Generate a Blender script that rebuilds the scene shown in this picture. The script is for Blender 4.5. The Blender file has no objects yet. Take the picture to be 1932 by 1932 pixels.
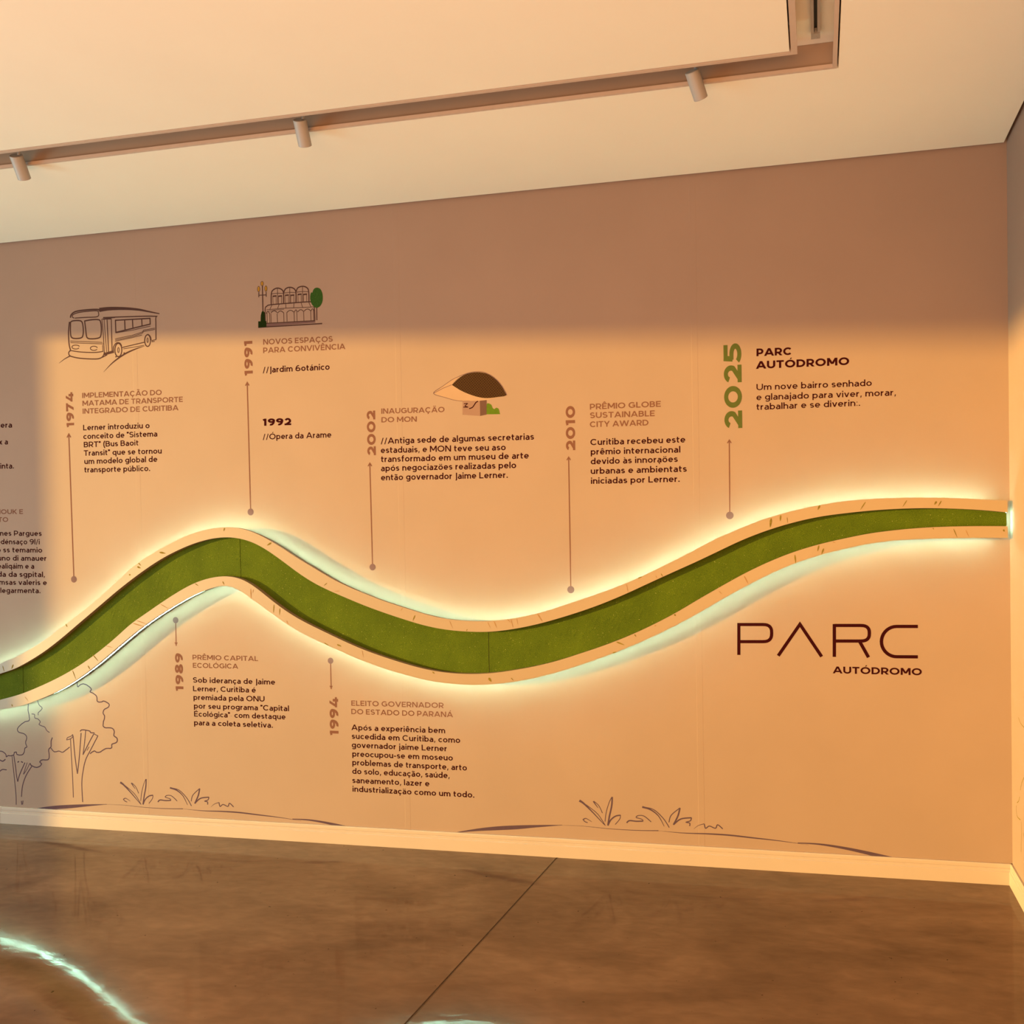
import bpy, bmesh, math, random
import numpy as np
from mathutils import Vector, Matrix
random.seed(7)
C = bpy.context.scene.collection
PI = math.pi

# ---------------------------------------------------------------- camera
FPX, PPX, PPY = 1769.48, 966+182.68, 966+73.89        # focal length and principal point of the (cropped) photograph, pixels
CAM = Vector((-0.7555, -4.0565, 1.461))
CR = Vector((0.975812, 0.217972, -0.016696))           # right, down, forward
CD = Vector((-0.011953, -0.023062, -0.999663))
CF = Vector((-0.218284, 0.975682, -0.019899))
cd = bpy.data.cameras.new('camera')
cam = bpy.data.objects.new('camera', cd); C.objects.link(cam)
cam.matrix_world = Matrix(((CR.x, -CD.x, -CF.x, CAM.x), (CR.y, -CD.y, -CF.y, CAM.y), (CR.z, -CD.z, -CF.z, CAM.z), (0, 0, 0, 1)))
cd.sensor_width = 36; cd.sensor_fit = 'HORIZONTAL'
cd.lens = FPX/1932*36
cd.shift_x = -182.68/1932; cd.shift_y = 73.89/1932
cd.clip_start = .05; cd.clip_end = 100
bpy.context.scene.camera = cam

# ---------------------------------------------------------------- light
W_ = bpy.data.worlds.new('world'); bpy.context.scene.world = W_
W_.use_nodes = True
bg = W_.node_tree.nodes['Background']
bg.inputs[0].default_value = (1.0, .62, .38, 1); bg.inputs[1].default_value = .2

SX, SZ = 2.1, -.062*2.1                                 # the low sun: dx and dz per metre towards the back wall
sd = Vector((SX, 1, SZ)).normalized()
sl = bpy.data.lights.new('evening_sun', 'SUN'); so = bpy.data.objects.new('evening_sun', sl); C.objects.link(so)
so.rotation_euler = sd.to_track_quat('-Z', 'Y').to_euler(); so.location = (-12, -6, 4)
sl.energy = 8.4; sl.color = (1, .61, .125); sl.angle = math.radians(1.2)

def area(name, loc, d, sx, sy, power, col, spread=180):
    l = bpy.data.lights.new(name, 'AREA'); o = bpy.data.objects.new(name, l); C.objects.link(o)
    l.shape = 'RECTANGLE'; l.size = sx; l.size_y = sy; l.energy = power; l.color = col; l.spread = math.radians(spread)
    o.location = loc; o.rotation_euler = Vector(d).to_track_quat('-Z', 'Y').to_euler()
    return o
area('window_daylight', (-7.9, -4.0, .7), (1, 0, .0), 5.0, 1.2, 236, (.47, .88, .88))      # sky light through the window beside the sun
area('ceiling_fill', (-3.0, -3.6, .06), (0, .0, 1), 6.5, 2.4, 108, (1, .62, .39), 170)      # added warm fill low in the room, out of view, brightens the ceiling
area('room_fill', (-1.6, -7.2, 1.5), (0, 1, 0), 3.2, 2.4, 205, (1, .47, .15))           # added warm fill behind the camera, ambient light for the back wall

sc = bpy.context.scene
sc.view_settings.view_transform = 'Standard'; sc.view_settings.look = 'None'
sc.view_settings.exposure = 0; sc.view_settings.gamma = 1; sc.view_settings.use_curve_mapping = False

# ---------------------------------------------------------------- helpers
def tag(o, label=None, cat=None, group=None, kind=None):
    if label: o['label'] = label
    if cat: o['category'] = cat
    if group: o['group'] = group
    if kind: o['kind'] = kind
    return o

def material(name, col, rough=.6, noise=0, scale=8, bump=0, bscale=200, metal=0, spec=.5, emit=None, strength=0, dark=None):
    m = bpy.data.materials.new(name); m.use_nodes = True
    nt = m.node_tree; b = nt.nodes['Principled BSDF']
    b.inputs['Base Color'].default_value = (*col, 1); b.inputs['Roughness'].default_value = rough
    b.inputs['Metallic'].default_value = metal; b.inputs['Specular IOR Level'].default_value = spec
    tc = nt.nodes.new('ShaderNodeTexCoord')
    if noise or dark:
        n = nt.nodes.new('ShaderNodeTexNoise'); n.inputs['Scale'].default_value = scale; n.inputs['Detail'].default_value = 6
        nt.links.new(tc.outputs['Object'], n.inputs['Vector'])
        r = nt.nodes.new('ShaderNodeValToRGB')
        lo = dark or tuple(c*(1-noise) for c in col)
        r.color_ramp.elements[0].position = .35; r.color_ramp.elements[1].position = .65
        r.color_ramp.elements[0].color = (*lo, 1); r.color_ramp.elements[1].color = (*[min(1, c*(1+noise*.4)) for c in col], 1)
        nt.links.new(n.outputs['Fac'], r.inputs[0]); nt.links.new(r.outputs[0], b.inputs['Base Color'])
    if bump:
        n2 = nt.nodes.new('ShaderNodeTexNoise'); n2.inputs['Scale'].default_value = bscale; n2.inputs['Detail'].default_value = 3
        nt.links.new(tc.outputs['Object'], n2.inputs['Vector'])
        bp = nt.nodes.new('ShaderNodeBump'); bp.inputs['Strength'].default_value = bump; bp.inputs['Distance'].default_value = .002
        nt.links.new(n2.outputs['Fac'], bp.inputs['Height']); nt.links.new(bp.outputs[0], b.inputs['Normal'])
    if emit:
        b.inputs['Emission Color'].default_value = (*emit, 1); b.inputs['Emission Strength'].default_value = strength
    return m

M = {}
M['wall'] = material('wall_vinyl', (0.309, 0.209, 0.17), .75, .03, 3, .05, 350)
M['white'] = material('white_paint', (0.459, 0.364, 0.321), .5, .02, 4)
M['ceiling'] = material('ceiling_paint', (0.894, 0.84, 0.756), .8, .02, 1.5)
M['frame'] = material('slot_frame', (0.56, 0.43, 0.37), .5, .03, 30)
M['lamp'] = material('lamp_housing', (0.384, 0.357, 0.359), .45, .02, 60)
M['dark'] = material('dark_slot', (.012, .010, .008), .5, .1, 60)
M['mauve'] = material('mauve_vinyl', (0.147, 0.085, 0.093), .6, .05, 60, spec=0)
M['heading'] = material('heading_vinyl', (0.165, 0.074, 0.056), .6, .05, 60, spec=0)
M['dot'] = material('dot_vinyl', (0.158, 0.092, 0.095), .6, .04, 60, spec=0)
M['text'] = material('text_vinyl', (0.03, 0.004, 0.005), .6, .05, 60, spec=0)
M['ink'] = material('drawing_ink', (0.072, 0.038, 0.036), .6, .05, 60, spec=0)
M['line'] = material('plant_line_ink', (0.089, 0.055, 0.081), .6, .05, 60, spec=0)
M['greenink'] = material('green_ink', (0.035, 0.09, 0.02), .6, .25, 200, spec=0)
M['darkgreenink'] = material('dark_green_ink', (0.014, 0.026, 0.007), .6, .2, 200, spec=0)
M['green2025'] = material('green_vinyl', (0.08, 0.098, 0.028), .6, .05, 60, spec=0)
M['bush'] = material('bush_ink', (0.09, 0.15, 0.015), .6, .1, 60, spec=0)
M['amber'] = material('amber_ink', (0.36, 0.19, 0.03), .6, .05, 60, spec=0)
M['podlight'] = material('cream_ink', (0.396, 0.262, 0.187), .6, .05, 10, spec=0)
M['pedestal'] = material('pedestal_ink', (0.27, 0.165, 0.14), .6, .05, 10, spec=0)
M['pedestal_side'] = material('pedestal_side_ink', (0.12, 0.065, 0.055), .6, .05, 10, spec=0)
M['rim'] = material('rim_laminate', (0.342, 0.243, 0.161), .45, .03, 2)
M['core'] = material('core_board', (0.1, 0.085, 0.06), .7, .05, 20)
M['stain'] = material('grass_stain', (0.2, 0.15, 0.03), .7, .25, 120, spec=0)
M['stain_pale'] = material('pale_stain', (0.32, 0.19, 0.09), .7, .15, 120, spec=0)
M['tape'] = material('strip_tape', (.10, .08, .05), .5, .1, 100)
M['led'] = material('led_bead', (.9, .95, .9), .4, emit=(.50, 1, .72), strength=124)
M['slot'] = material('slot_shade', (0.365, 0.243, 0.175), .7, .03, 8)  # slot cheeks: frame colour darkened to put the recess's shade into it
M['joint'] = material('joint_sealant', (.10, .065, .045), .6, .2, 50)

def pod_material():
    m = bpy.data.materials.new('pod_lattice'); m.use_nodes = True; nt = m.node_tree; b = nt.nodes['Principled BSDF']
    tc = nt.nodes.new('ShaderNodeTexCoord'); mp = nt.nodes.new('ShaderNodeMapping')
    mp.inputs['Rotation'].default_value = (0, math.radians(40), 0); mp.inputs['Scale'].default_value = (110, 110, 110)
    nt.links.new(tc.outputs['Object'], mp.inputs[0])
    v = nt.nodes.new('ShaderNodeTexVoronoi'); v.feature = 'DISTANCE_TO_EDGE'; v.inputs['Scale'].default_value = 1; v.inputs['Randomness'].default_value = .25
    nt.links.new(mp.outputs[0], v.inputs['Vector'])
    r = nt.nodes.new('ShaderNodeValToRGB'); r.color_ramp.elements[0].position = .03; r.color_ramp.elements[1].position = .14
    r.color_ramp.elements[0].color = (.075, .034, .008, 1); r.color_ramp.elements[1].color = (.026, .009, .002, 1)
    nt.links.new(v.outputs['Distance'], r.inputs[0]); nt.links.new(r.outputs[0], b.inputs['Base Color'])
    b.inputs['Roughness'].default_value = .6; b.inputs['Specular IOR Level'].default_value = .1
    return m
M['pod'] = pod_material()

def turf_material():
    m = bpy.data.materials.new('turf'); m.use_nodes = True; nt = m.node_tree; b = nt.nodes['Principled BSDF']
    tc = nt.nodes.new('ShaderNodeTexCoord')
    def noise(s, d=2):
        n = nt.nodes.new('ShaderNodeTexNoise'); n.inputs['Scale'].default_value = s; n.inputs['Detail'].default_value = d
        nt.links.new(tc.outputs['Object'], n.inputs['Vector']); return n
    def ramp(src, p0, p1, c0, c1):
        r = nt.nodes.new('ShaderNodeValToRGB'); e = r.color_ramp.elements
        e[0].position, e[1].position = p0, p1; e[0].color, e[1].color = (*c0, 1), (*c1, 1)
        nt.links.new(src, r.inputs[0]); return r
    fine = noise(420, 3); big = noise(7, 4); speck = noise(230, 1)
    base = ramp(fine.outputs['Fac'], .3, .72, (.03, .068, .003), (.13, .172, .007))
    tone = ramp(big.outputs['Fac'], .3, .7, (.82, .84, .8), (1.1, 1.08, 1.1))
    mul = nt.nodes.new('ShaderNodeMixRGB'); mul.blend_type = 'MULTIPLY'; mul.inputs[0].default_value = 1
    nt.links.new(base.outputs[0], mul.inputs[1]); nt.links.new(tone.outputs[0], mul.inputs[2])
    mask = ramp(speck.outputs['Fac'], .76, .80, (0, 0, 0), (1, 1, 1))
    mx = nt.nodes.new('ShaderNodeMixRGB'); mx.inputs[2].default_value = (.50, .50, .16, 1)
    nt.links.new(mask.outputs[0], mx.inputs[0]); nt.links.new(mul.outputs[0], mx.inputs[1])
    nt.links.new(mx.outputs[0], b.inputs['Base Color'])
    bp = nt.nodes.new('ShaderNodeBump'); bp.inputs['Strength'].default_value = .8; bp.inputs['Distance'].default_value = .004
    nt.links.new(fine.outputs['Fac'], bp.inputs['Height']); nt.links.new(bp.outputs[0], b.inputs['Normal'])
    b.inputs['Roughness'].default_value = .9; b.inputs['Specular IOR Level'].default_value = .15
    return m
M['turf'] = turf_material()

def concrete_material():
    m = bpy.data.materials.new('polished_concrete'); m.use_nodes = True; nt = m.node_tree; b = nt.nodes['Principled BSDF']
    tc = nt.nodes.new('ShaderNodeTexCoord')
    def noise(scale, det, vec=(1, 1, 1), dist=0, rot=0):
        mp = nt.nodes.new('ShaderNodeMapping'); mp.inputs['Scale'].default_value = vec; mp.inputs['Rotation'].default_value = (0, 0, rot)
        nt.links.new(tc.outputs['Object'], mp.inputs[0])
        n = nt.nodes.new('ShaderNodeTexNoise'); n.inputs['Scale'].default_value = scale; n.inputs['Detail'].default_value = det
        n.inputs['Distortion'].default_value = dist
        nt.links.new(mp.outputs[0], n.inputs['Vector']); return n
    def ramp(src, stops):
        r = nt.nodes.new('ShaderNodeValToRGB'); e = r.color_ramp.elements
        while len(e) < len(stops): e.new(.5)
        for k, (p, c) in enumerate(stops): e[k].position = p; e[k].color = (*c, 1)
        nt.links.new(src, r.inputs[0]); return r
    def mul(a, c):
        x = nt.nodes.new('ShaderNodeMixRGB'); x.blend_type = 'MULTIPLY'; x.inputs[0].default_value = 1
        nt.links.new(a, x.inputs[1]); nt.links.new(c, x.inputs[2]); return x.outputs[0]
    trowel = noise(2.3, 9, (.55, 1.0, 1), 1.3, .25); cloud = noise(.9, 5, (1, 1.6, 1), .6); fine = noise(26, 6, (.5, 1, 1), .4, -.4); pit = noise(42, 2)
    col = ramp(trowel.outputs['Fac'], [(.28, (.118, .067, .041)), (.5, (.172, .100, .063)), (.72, (.226, .136, .087))]).outputs[0]
    col = mul(col, ramp(cloud.outputs['Fac'], [(.3, (.80, .80, .80)), (.7, (1.15, 1.13, 1.1))]).outputs[0])
    col = mul(col, ramp(fine.outputs['Fac'], [(.3, (.86, .86, .86)), (.7, (1.1, 1.1, 1.1))]).outputs[0])
    col = mul(col, ramp(pit.outputs['Fac'], [(.235, (.3, .27, .25)), (.265, (1, 1, 1))]).outputs[0])
    nt.links.new(col, b.inputs['Base Color'])
    rr = ramp(trowel.outputs['Fac'], [(.3, (.04, .04, .04)), (.7, (.085, .085, .085))])
    nt.links.new(rr.outputs[0], b.inputs['Roughness'])
    bp = nt.nodes.new('ShaderNodeBump'); bp.inputs['Strength'].default_value = .06; bp.inputs['Distance'].default_value = .004
    nt.links.new(fine.outputs['Fac'], bp.inputs['Height']); nt.links.new(bp.outputs[0], b.inputs['Normal'])
    b.inputs['Specular IOR Level'].default_value = .15
    return m
M['concrete'] = concrete_material()

def link(name, verts, faces, mats, parent=None, mi=None, smooth=False):
    """one mesh object; vertices are given in world coordinates and stored relative to the parent (or to their own middle)"""
    org = Vector(parent['_o']) if parent is not None and '_o' in parent.keys() else Vector((0, 0, 0))
    me = bpy.data.meshes.new(name)
    me.from_pydata([tuple(Vector(v)-org) for v in verts], [], faces); me.update()
    for m in (mats if isinstance(mats, (list, tuple)) else [mats]): me.materials.append(m)
    if mi is not None: me.polygons.foreach_set('material_index', mi)
    if smooth: me.polygons.foreach_set('use_smooth', [True]*len(faces))
    o = bpy.data.objects.new(name, me); C.objects.link(o)
    if parent is not None: o.parent = parent
    o['_o'] = list(org)
    return o

def thing(name, loc, label, cat, group=None):
    o = bpy.data.objects.new(name, None); C.objects.link(o); o.location = loc; o.empty_display_size = .05
    o['_o'] = list(loc)
    return tag(o, label, cat, group)

class MB:
    def __init__(s): s.v, s.f, s.m = [], [], []
    def add(s, v, f, m=0):
        k = len(s.v); s.v += [tuple(x) for x in v]; s.f += [tuple(i+k for i in q) for q in f]; s.m += [m]*len(f)
    def box(s, x0, x1, y0, y1, z0, z1, m=0):
        v = [(x, y, z) for z in (z0, z1) for y in (y0, y1) for x in (x0, x1)]
        s.add(v, [(0, 2, 3, 1), (4, 5, 7, 6), (0, 1, 5, 4), (2, 6, 7, 3), (0, 4, 6, 2), (1, 3, 7, 5)], m)
    def tube(s, a, b, r0, r1=None, n=32, m=0, caps=True):
        r1 = r0 if r1 is None else r1
        a, b = Vector(a), Vector(b); d = (b-a).normalized(); u = d.orthogonal().normalized(); w = d.cross(u)
        ring = lambda p, r: [p+u*r*math.cos(2*PI*i/n)+w*r*math.sin(2*PI*i/n) for i in range(n)]
        f = [(i, (i+1) % n, n+(i+1) % n, n+i) for i in range(n)]
        if caps: f += [tuple(reversed(range(n))), tuple(range(n, 2*n))]
        s.add(ring(a, r0)+ring(b, r1), f, m)
    def sweep(s, prof, p0, p1, across, m=0):
        """extrude profile [(out, z)] from p0 to p1; across = direction of 'out'"""
        p0, p1, ac = Vector(p0), Vector(p1), Vector(across); n = len(prof)
        v = [p+ac*o+Vector((0, 0, z)) for p in (p0, p1) for o, z in prof]
        s.add(v, [(i, (i+1) % n, n+(i+1) % n, n+i) for i in range(n)]+[tuple(reversed(range(n))), tuple(range(n, 2*n))], m)
    def build(s, name, mats, parent=None, smooth=False): return link(name, s.v, s.f, mats, parent, s.m, smooth)

def onplane(px, py, axis, val):
    """the point of a real plane (x, y or z = val) that the photograph shows at pixel (px, py)"""
    v = CF+CR*((px-PPX)/FPX)+CD*((py-PPY)/FPX)
    return CAM+v*((val-CAM[axis])/v[axis])
def W(px, py):                                          # on the back wall
    q = onplane(px, py, 1, 0); return q.x, q.z
def WR(px, py):                                         # on the right wall: (y, z)
    q = onplane(px, py, 0, 0); return q.y, q.z

# ---------------------------------------------------------------- lettering (cap height = 1)
def ell(cx, cy, rx, ry, a0, a1, n=None):
    n = n or max(5, int(abs(a1-a0)/12)+1)
    out = []
    for i in range(n+1):
        a = math.radians(a0+(a1-a0)*i/n)
        out.append((cx+rx*math.cos(a), cy+ry*math.sin(a)))
    return out

def ribbon(pts, wid):
    """quads of a polyline of given width (number or one per point), mitred at the bends"""
    P = [pts[0]]
    keep = [0]
    for i, q in enumerate(pts[1:], 1):
        if math.hypot(q[0]-P[-1][0], q[1]-P[-1][1]) > 1e-6:
            P.append(q); keep.append(i)
    if len(P) < 2: return []
    w = [wid]*len(P) if not hasattr(wid, '__len__') else [wid[k] for k in keep]
    closed = math.hypot(P[0][0]-P[-1][0], P[0][1]-P[-1][1]) < 1e-5 and len(P) > 3
    L, R_ = [], []
    m = len(P)
    for i in range(m):
        def dirn(a, b):
            dx, dy = b[0]-a[0], b[1]-a[1]; l = math.hypot(dx, dy) or 1
            return dx/l, dy/l
        d0 = dirn(P[i-1], P[i]) if i > 0 else (dirn(P[-2], P[-1]) if closed else None)
        d1 = dirn(P[i], P[i+1]) if i < m-1 else (dirn(P[0], P[1]) if closed else None)
        d0 = d0 or d1; d1 = d1 or d0
        nx, ny = -(d0[1]+d1[1]), d0[0]+d1[0]
        l = math.hypot(nx, ny)
        if l < 1e-6: nx, ny, l = -d1[1], d1[0], 1
        nx, ny = nx/l, ny/l
        c = max(.45, nx*-d1[1]+ny*d1[0])
        k = w[i]/2/c
        L.append((P[i][0]+nx*k, P[i][1]+ny*k)); R_.append((P[i][0]-nx*k, P[i][1]-ny*k))
    return [[R_[i], R_[i+1], L[i+1], L[i]] for i in range(m-1)]

def glyph(ch, t):
    h = t/2; X = .72; A = 1.05; D = -.28
    out = []
    def L(*p): out.extend(ribbon(list(p), t))
    def C(p): out.extend(ribbon(p, t))
    def d(x0, y0, x1, y1, k=1.0):
        hw = k*t*math.hypot(x1-x0, y1-y0)/abs(y1-y0)/2
        out.append([(x0-hw, y0), (x0+hw, y0), (x1+hw, y1), (x1-hw, y1)])
    def bowl(x0, xm, x1, y0, y1):
        return [(x0, y1)]+ell(xm, (y0+y1)/2, x1-xm, (y1-y0)/2, 90, -90)+[(x0, y0)]
    def dot(x, y, r=None):
        r = r or t*.62
        out.append(ell(x, y, r, r, 0, 330, 11))
    acc = {'á': ('a', '/'), 'à': ('a', '`'), 'ã': ('a', '~'), 'ä': ('a', ':'), 'é': ('e', '/'), 'ê': ('e', '^'), 'ó': ('o', '/'), 'ö': ('o', ':'),
           'õ': ('o', '~'), 'ú': ('u', '/'), 'ç': ('c', ','), 'Ã': ('A', '~'), 'Ä': ('A', ':'), 'Á': ('A', '/'), 'Ç': ('C', ','), 'Ê': ('E', '^'), 'Ó': ('O', '/'),
           'É': ('E', '/'), 'ạ': ('a', '.')}
    if ch in acc:
        b, m = acc[ch]
        W, g = glyph(b, t); out = list(g)
        y = (X if b.islower() else 1)+.07; c = W/2
        if m == '/': out.append([(c-.04, y), (c+.07, y), (c+.2, y+.2), (c+.06, y+.2)])
        if m == '`': out.append([(c-.07, y), (c+.04, y), (c-.06, y+.2), (c-.2, y+.2)])
        if m == '^': out.extend(ribbon([(c-.17, y+.02), (c, y+.17), (c+.17, y+.02)], t*.8))
        if m == '~': out.extend(ribbon([(c-.2, y+.06), (c-.12, y+.13), (c-.03, y+.11), (c+.05, y+.07), (c+.13, y+.06), (c+.2, y+.13)], t*.8))
        if m == ':':
            for s in (-.13, .13): out.append(ell(c+s, y+.09, t*.5, t*.5, 0, 330, 9))
        if m == ',': out.extend(ribbon([(c, .02), (c+.02, -.07), (c+.07, -.12), (c+.04, -.2), (c-.07, -.22)], t*.7))
        if m == '.': out.append(ell(c, -.16, t*.55, t*.55, 0, 330, 9))
        return W, out
    W = .5
    if ch == 'A': W = .98; d(.07, 0, W/2, 1); d(W-.07, 0, W/2, 1); L((.2, .29), (W-.2, .29))
    elif ch == 'B': W = .76; L((h, 0), (h, 1)); C(bowl(h, W*.5, W-h-.05, .53, 1-h)); C(bowl(h, W*.52, W-h, h, .53))
    elif ch == 'C': W = .93; C(ell(.5, .5, .5-h, .5-h, 42, 318))
    elif ch == 'D': W = .9; L((h, 0), (h, 1)); C(bowl(h, W*.42, W-h, h, 1-h))
    elif ch == 'E': W = .68; L((h, 0), (h, 1)); L((h, 1-h), (W, 1-h)); L((h, .51), (W-.06, .51)); L((h, h), (W, h))
    elif ch == 'G': W = .97; C(ell(.5, .5, .5-h, .5-h, 42, 325)); L((W-h-.02, .1), (W-h-.02, .52)); L((W*.58, .48), (W-.02, .48))
    elif ch == 'I': W = t; L((h, 0), (h, 1))
    elif ch == 'J': W = .3; C([(W-h, 1), (W-h, -.02)]+ell(W-h-.16, -.04, .16, .17, 0, -80))
    elif ch == 'K': W = .8; L((h, 0), (h, 1)); d(W-.1, 1, .12, .34); d(.3, .55, W-.06, 0)
    elif ch == 'L': W = .62; L((h, 0), (h, 1)); L((h, h), (W, h))
    elif ch == 'M': W = 1.04; L((h, 0), (h, 1)); L((W-h, 0), (W-h, 1)); d(h+.02, 1, W/2, .22); d(W-h-.02, 1, W/2, .22)
    elif ch == 'N': W = .88; L((h, 0), (h, 1)); L((W-h, 0), (W-h, 1)); d(h+.02, 1, W-h-.02, 0)
    elif ch == 'O': W = 1.06; C(ell(W/2, .5, W/2-h, .5-h, 0, 360, 36))
    elif ch == 'P': W = .75; L((h, 0), (h, 1)); C(bowl(h, W*.5, W-h, .36, 1-h))
    elif ch == 'R': W = .78; L((h, 0), (h, 1)); C(bowl(h, W*.5, W-h, .38, 1-h)); d(W*.52, .38, W-.09, 0)
    elif ch == 'S':
        W = .74; r = (1-t)/4
        C(ell(W/2, 1-h-r, W/2-h-.02, r, 28, 270)+ell(W/2, h+r, W/2-h, r, 90, -152)[1:])
    elif ch == 'T': W = .76; L((W/2, 0), (W/2, 1)); L((0, 1-h), (W, 1-h))
    elif ch == 'U': W = .86; C([(h, 1)]+ell(W/2, W/2-.04, W/2-h, W/2-.04-h, 180, 360)+[(W-h, 1)])
    elif ch == 'V': W = .94; d(.07, 1, W/2, 0); d(W-.07, 1, W/2, 0)
    elif ch == 'W': W = 1.42; d(.07, 1, .37, 0); d(.37, 0, .71, 1); d(.71, 1, 1.05, 0); d(1.05, 0, W-.07, 1)
    elif ch == 'Y': W = .86; d(.07, 1, W/2, .4); d(W-.07, 1, W/2, .4); L((W/2, 0), (W/2, .45))
    elif ch == '0': W = .92; C(ell(W/2, .5, W/2-h, .5-h, 0, 360, 36))
    elif ch == '1': W = .44; L((W-h-.04, 0), (W-h-.04, 1)); L((W-h-.04, 1-h), (.02, 1-h-.07))
    elif ch == '2':
        W = .76; r = .29
        C(ell(W/2, 1-h-r, W/2-h-.01, r, 158, -28)+[(h+.1, h+.02)]); L((0.02, h), (W, h))
    elif ch == '3': W = .74; C(ell(W/2-.05, .745, W/2-h-.03, .245-h+.01, 130, -90)); C(ell(W/2-.05, .28, W/2-h+.03, .28-h, 90, -130))
    elif ch == '4': W = .9; L((W*.7, 0), (W*.7, .62)); L((.02, .25), (W, .25)); d(.13, .22, W*.54, 1, .9)
    elif ch == '5':
        W = .78
        L((.14, 1-h), (W-.05, 1-h)); L((.17, 1), (.13, .5)); C([(.1, .56)]+ell(W/2-.06, .56-(.56-h)/2, W/2+.06-h, (.56-h)/2, 90, -150))
    elif ch in '69':
        W = .8; r = .31
        pts = [ell(W/2, 1-r, W/2-h, r-h, 0, 360, 30), ell(W/2-.06, 1-r, W/2-h+.06, 1-r-h, 0, -108, 12)]
        if ch == '6': pts = [[(W-x, 1-y) for x, y in p] for p in pts]
        for p in pts: C(p)
    elif ch == '7': W = .76; L((0, 1-h), (W, 1-h)); d(W*.3, 0, W-.1, 1); L((h, 1), (h, .74))
    elif ch == '8': W = .8; C(ell(W/2, .76, W/2-h-.05, .24-h*.5-.01, 0, 360, 26)); C(ell(W/2, .28, W/2-h, .28-h, 0, 360, 28))
    elif ch == 'a':
        W = .58
        C([(W-h, 0), (W-h, X*.55)]+ell(W/2, X*.6, W/2-h, X*.4-h, 0, 140)); C([(W-h, X*.56), (W*.5, X*.56)]+ell(W*.45, X*.3, W*.45-h, X*.28-h*.4, 95, 265)+[(W-h, h+.1)])
    elif ch in 'bdpq':
        W = .68
        C(ell(W/2, X/2, W/2-h, X/2-h, 0, 360, 30))
        x = h if ch in 'bp' else W-h
        L((x, 0 if ch in 'bd' else D), (x, A if ch in 'bd' else X))
    elif ch == 'c': W = .6; C(ell(.345, X/2, .345-h, X/2-h, 45, 315))
    elif ch == 'e': W = .66; C([(h, X/2), (W-h, X/2)]+ell(W/2, X/2, W/2-h, X/2-h, 0, 318))
    elif ch == 'f': W = .4; C([(.16, 0), (.16, .8)]+ell(.34, .82, .18, A-h-.82, 180, 80)); L((0, X-h), (.38, X-h))
    elif ch == 'g':
        W = .68
        C(ell(W/2, X/2+.02, W/2-h, X/2-h-.01, 0, 360, 30)); C([(W-h, X), (W-h, .02)]+ell(W/2, 0.0, W/2-h, -D-h, 0, -150))
    elif ch in 'hn': W = .62; L((h, 0), (h, A if ch == 'h' else X)); C([(W-h, 0), (W-h, X*.58)]+ell(W/2, X*.58, W/2-h, X*.42-h, 0, 180))
    elif ch == 'i': W = t; L((h, 0), (h, X)); dot(h, X+.22)
    elif ch == 'j': W = t+.04; C([(W-h, X), (W-h, -.1)]+ell(W-h-.13, -.1, .13, .15, 0, -80)); dot(W-h, X+.22)
    elif ch == 'l': W = t; L((h, 0), (h, A))
    elif ch == 'm':
        W = 1.0; a = (W-t)/4
        L((h, 0), (h, X))
        for k in (0, 1): C([(h+2*a*(k+1), 0), (h+2*a*(k+1), X*.58)]+ell(h+a*(2*k+1), X*.58, a, X*.42-h, 0, 180))
    elif ch == 'o': W = .69; C(ell(W/2, X/2, W/2-h, X/2-h, 0, 360, 30))
    elif ch == 'r': W = .38; L((h, 0), (h, X)); C(ell(W-.02, X*.5, W-h-.02, X*.5-h, 180, 92))
    elif ch == 's':
        W = .52; r = (X-t)/4
        C(ell(W/2, X-h-r, W/2-h-.01, r, 25, 270)+ell(W/2, h+r, W/2-h, r, 90, -155)[1:])
    elif ch == 't': W = .42; C([(.15, .93), (.15, .2)]+ell(.31, .2, .16, .2-h, 180, 285)); L((0, X-h), (.4, X-h))
    elif ch == 'u': W = .62; L((W-h, 0), (W-h, X)); C([(h, X), (h, X*.42)]+ell(W/2, X*.42, W/2-h, X*.42-h, 180, 360))
    elif ch == 'v': W = .62; d(.06, X, W/2, 0); d(W-.06, X, W/2, 0)
    elif ch == 'x': W = .58; d(.07, 0, W-.07, X); d(.07, X, W-.07, 0)
    elif ch == 'z': W = .54; L((.02, X-h), (W-.02, X-h)); L((0, h), (W, h)); d(.08, h, W-.08, X-h)
    elif ch == '.': W = t*1.2; dot(W/2, t*.6)
    elif ch == ',': W = t*1.2; out.append([(0.02, -.17), (.09, -.17), (t*1.25, t*1.1), (t*.3, t*1.1)])
    elif ch == ':': W = t*1.2; dot(W/2, t*.6, t*.45); dot(W/2, X-.12, t*.45)
    elif ch == '-': W = .36; L((0, .36), (W, .36))
    elif ch == '·': W = .2; dot(W/2, .3, t*.3)
    elif ch == '"': W = .28; L((.06, .72), (.05, 1.02)); L((.22, .72), (.22, 1.02))
    elif ch == '(': W = .3; C(ell(.52, .4, .5-h, .76, 122, 238))
    elif ch == '/': W = .42; d(.06, -.08, W-.06, 1, .75)
    elif ch == ' ': W = .22
    return W, out

def set_line(text, t, track=.125):
    """(polygons, width) of a line of lettering, cap height 1, starting at x = 0"""
    x = 0; polys = []
    for i, ch in enumerate(text):
        W, g = glyph(ch, t)
        polys += [[(x+px, py) for px, py in p] for p in g]
        x += W+track
    return polys, x-track

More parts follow.
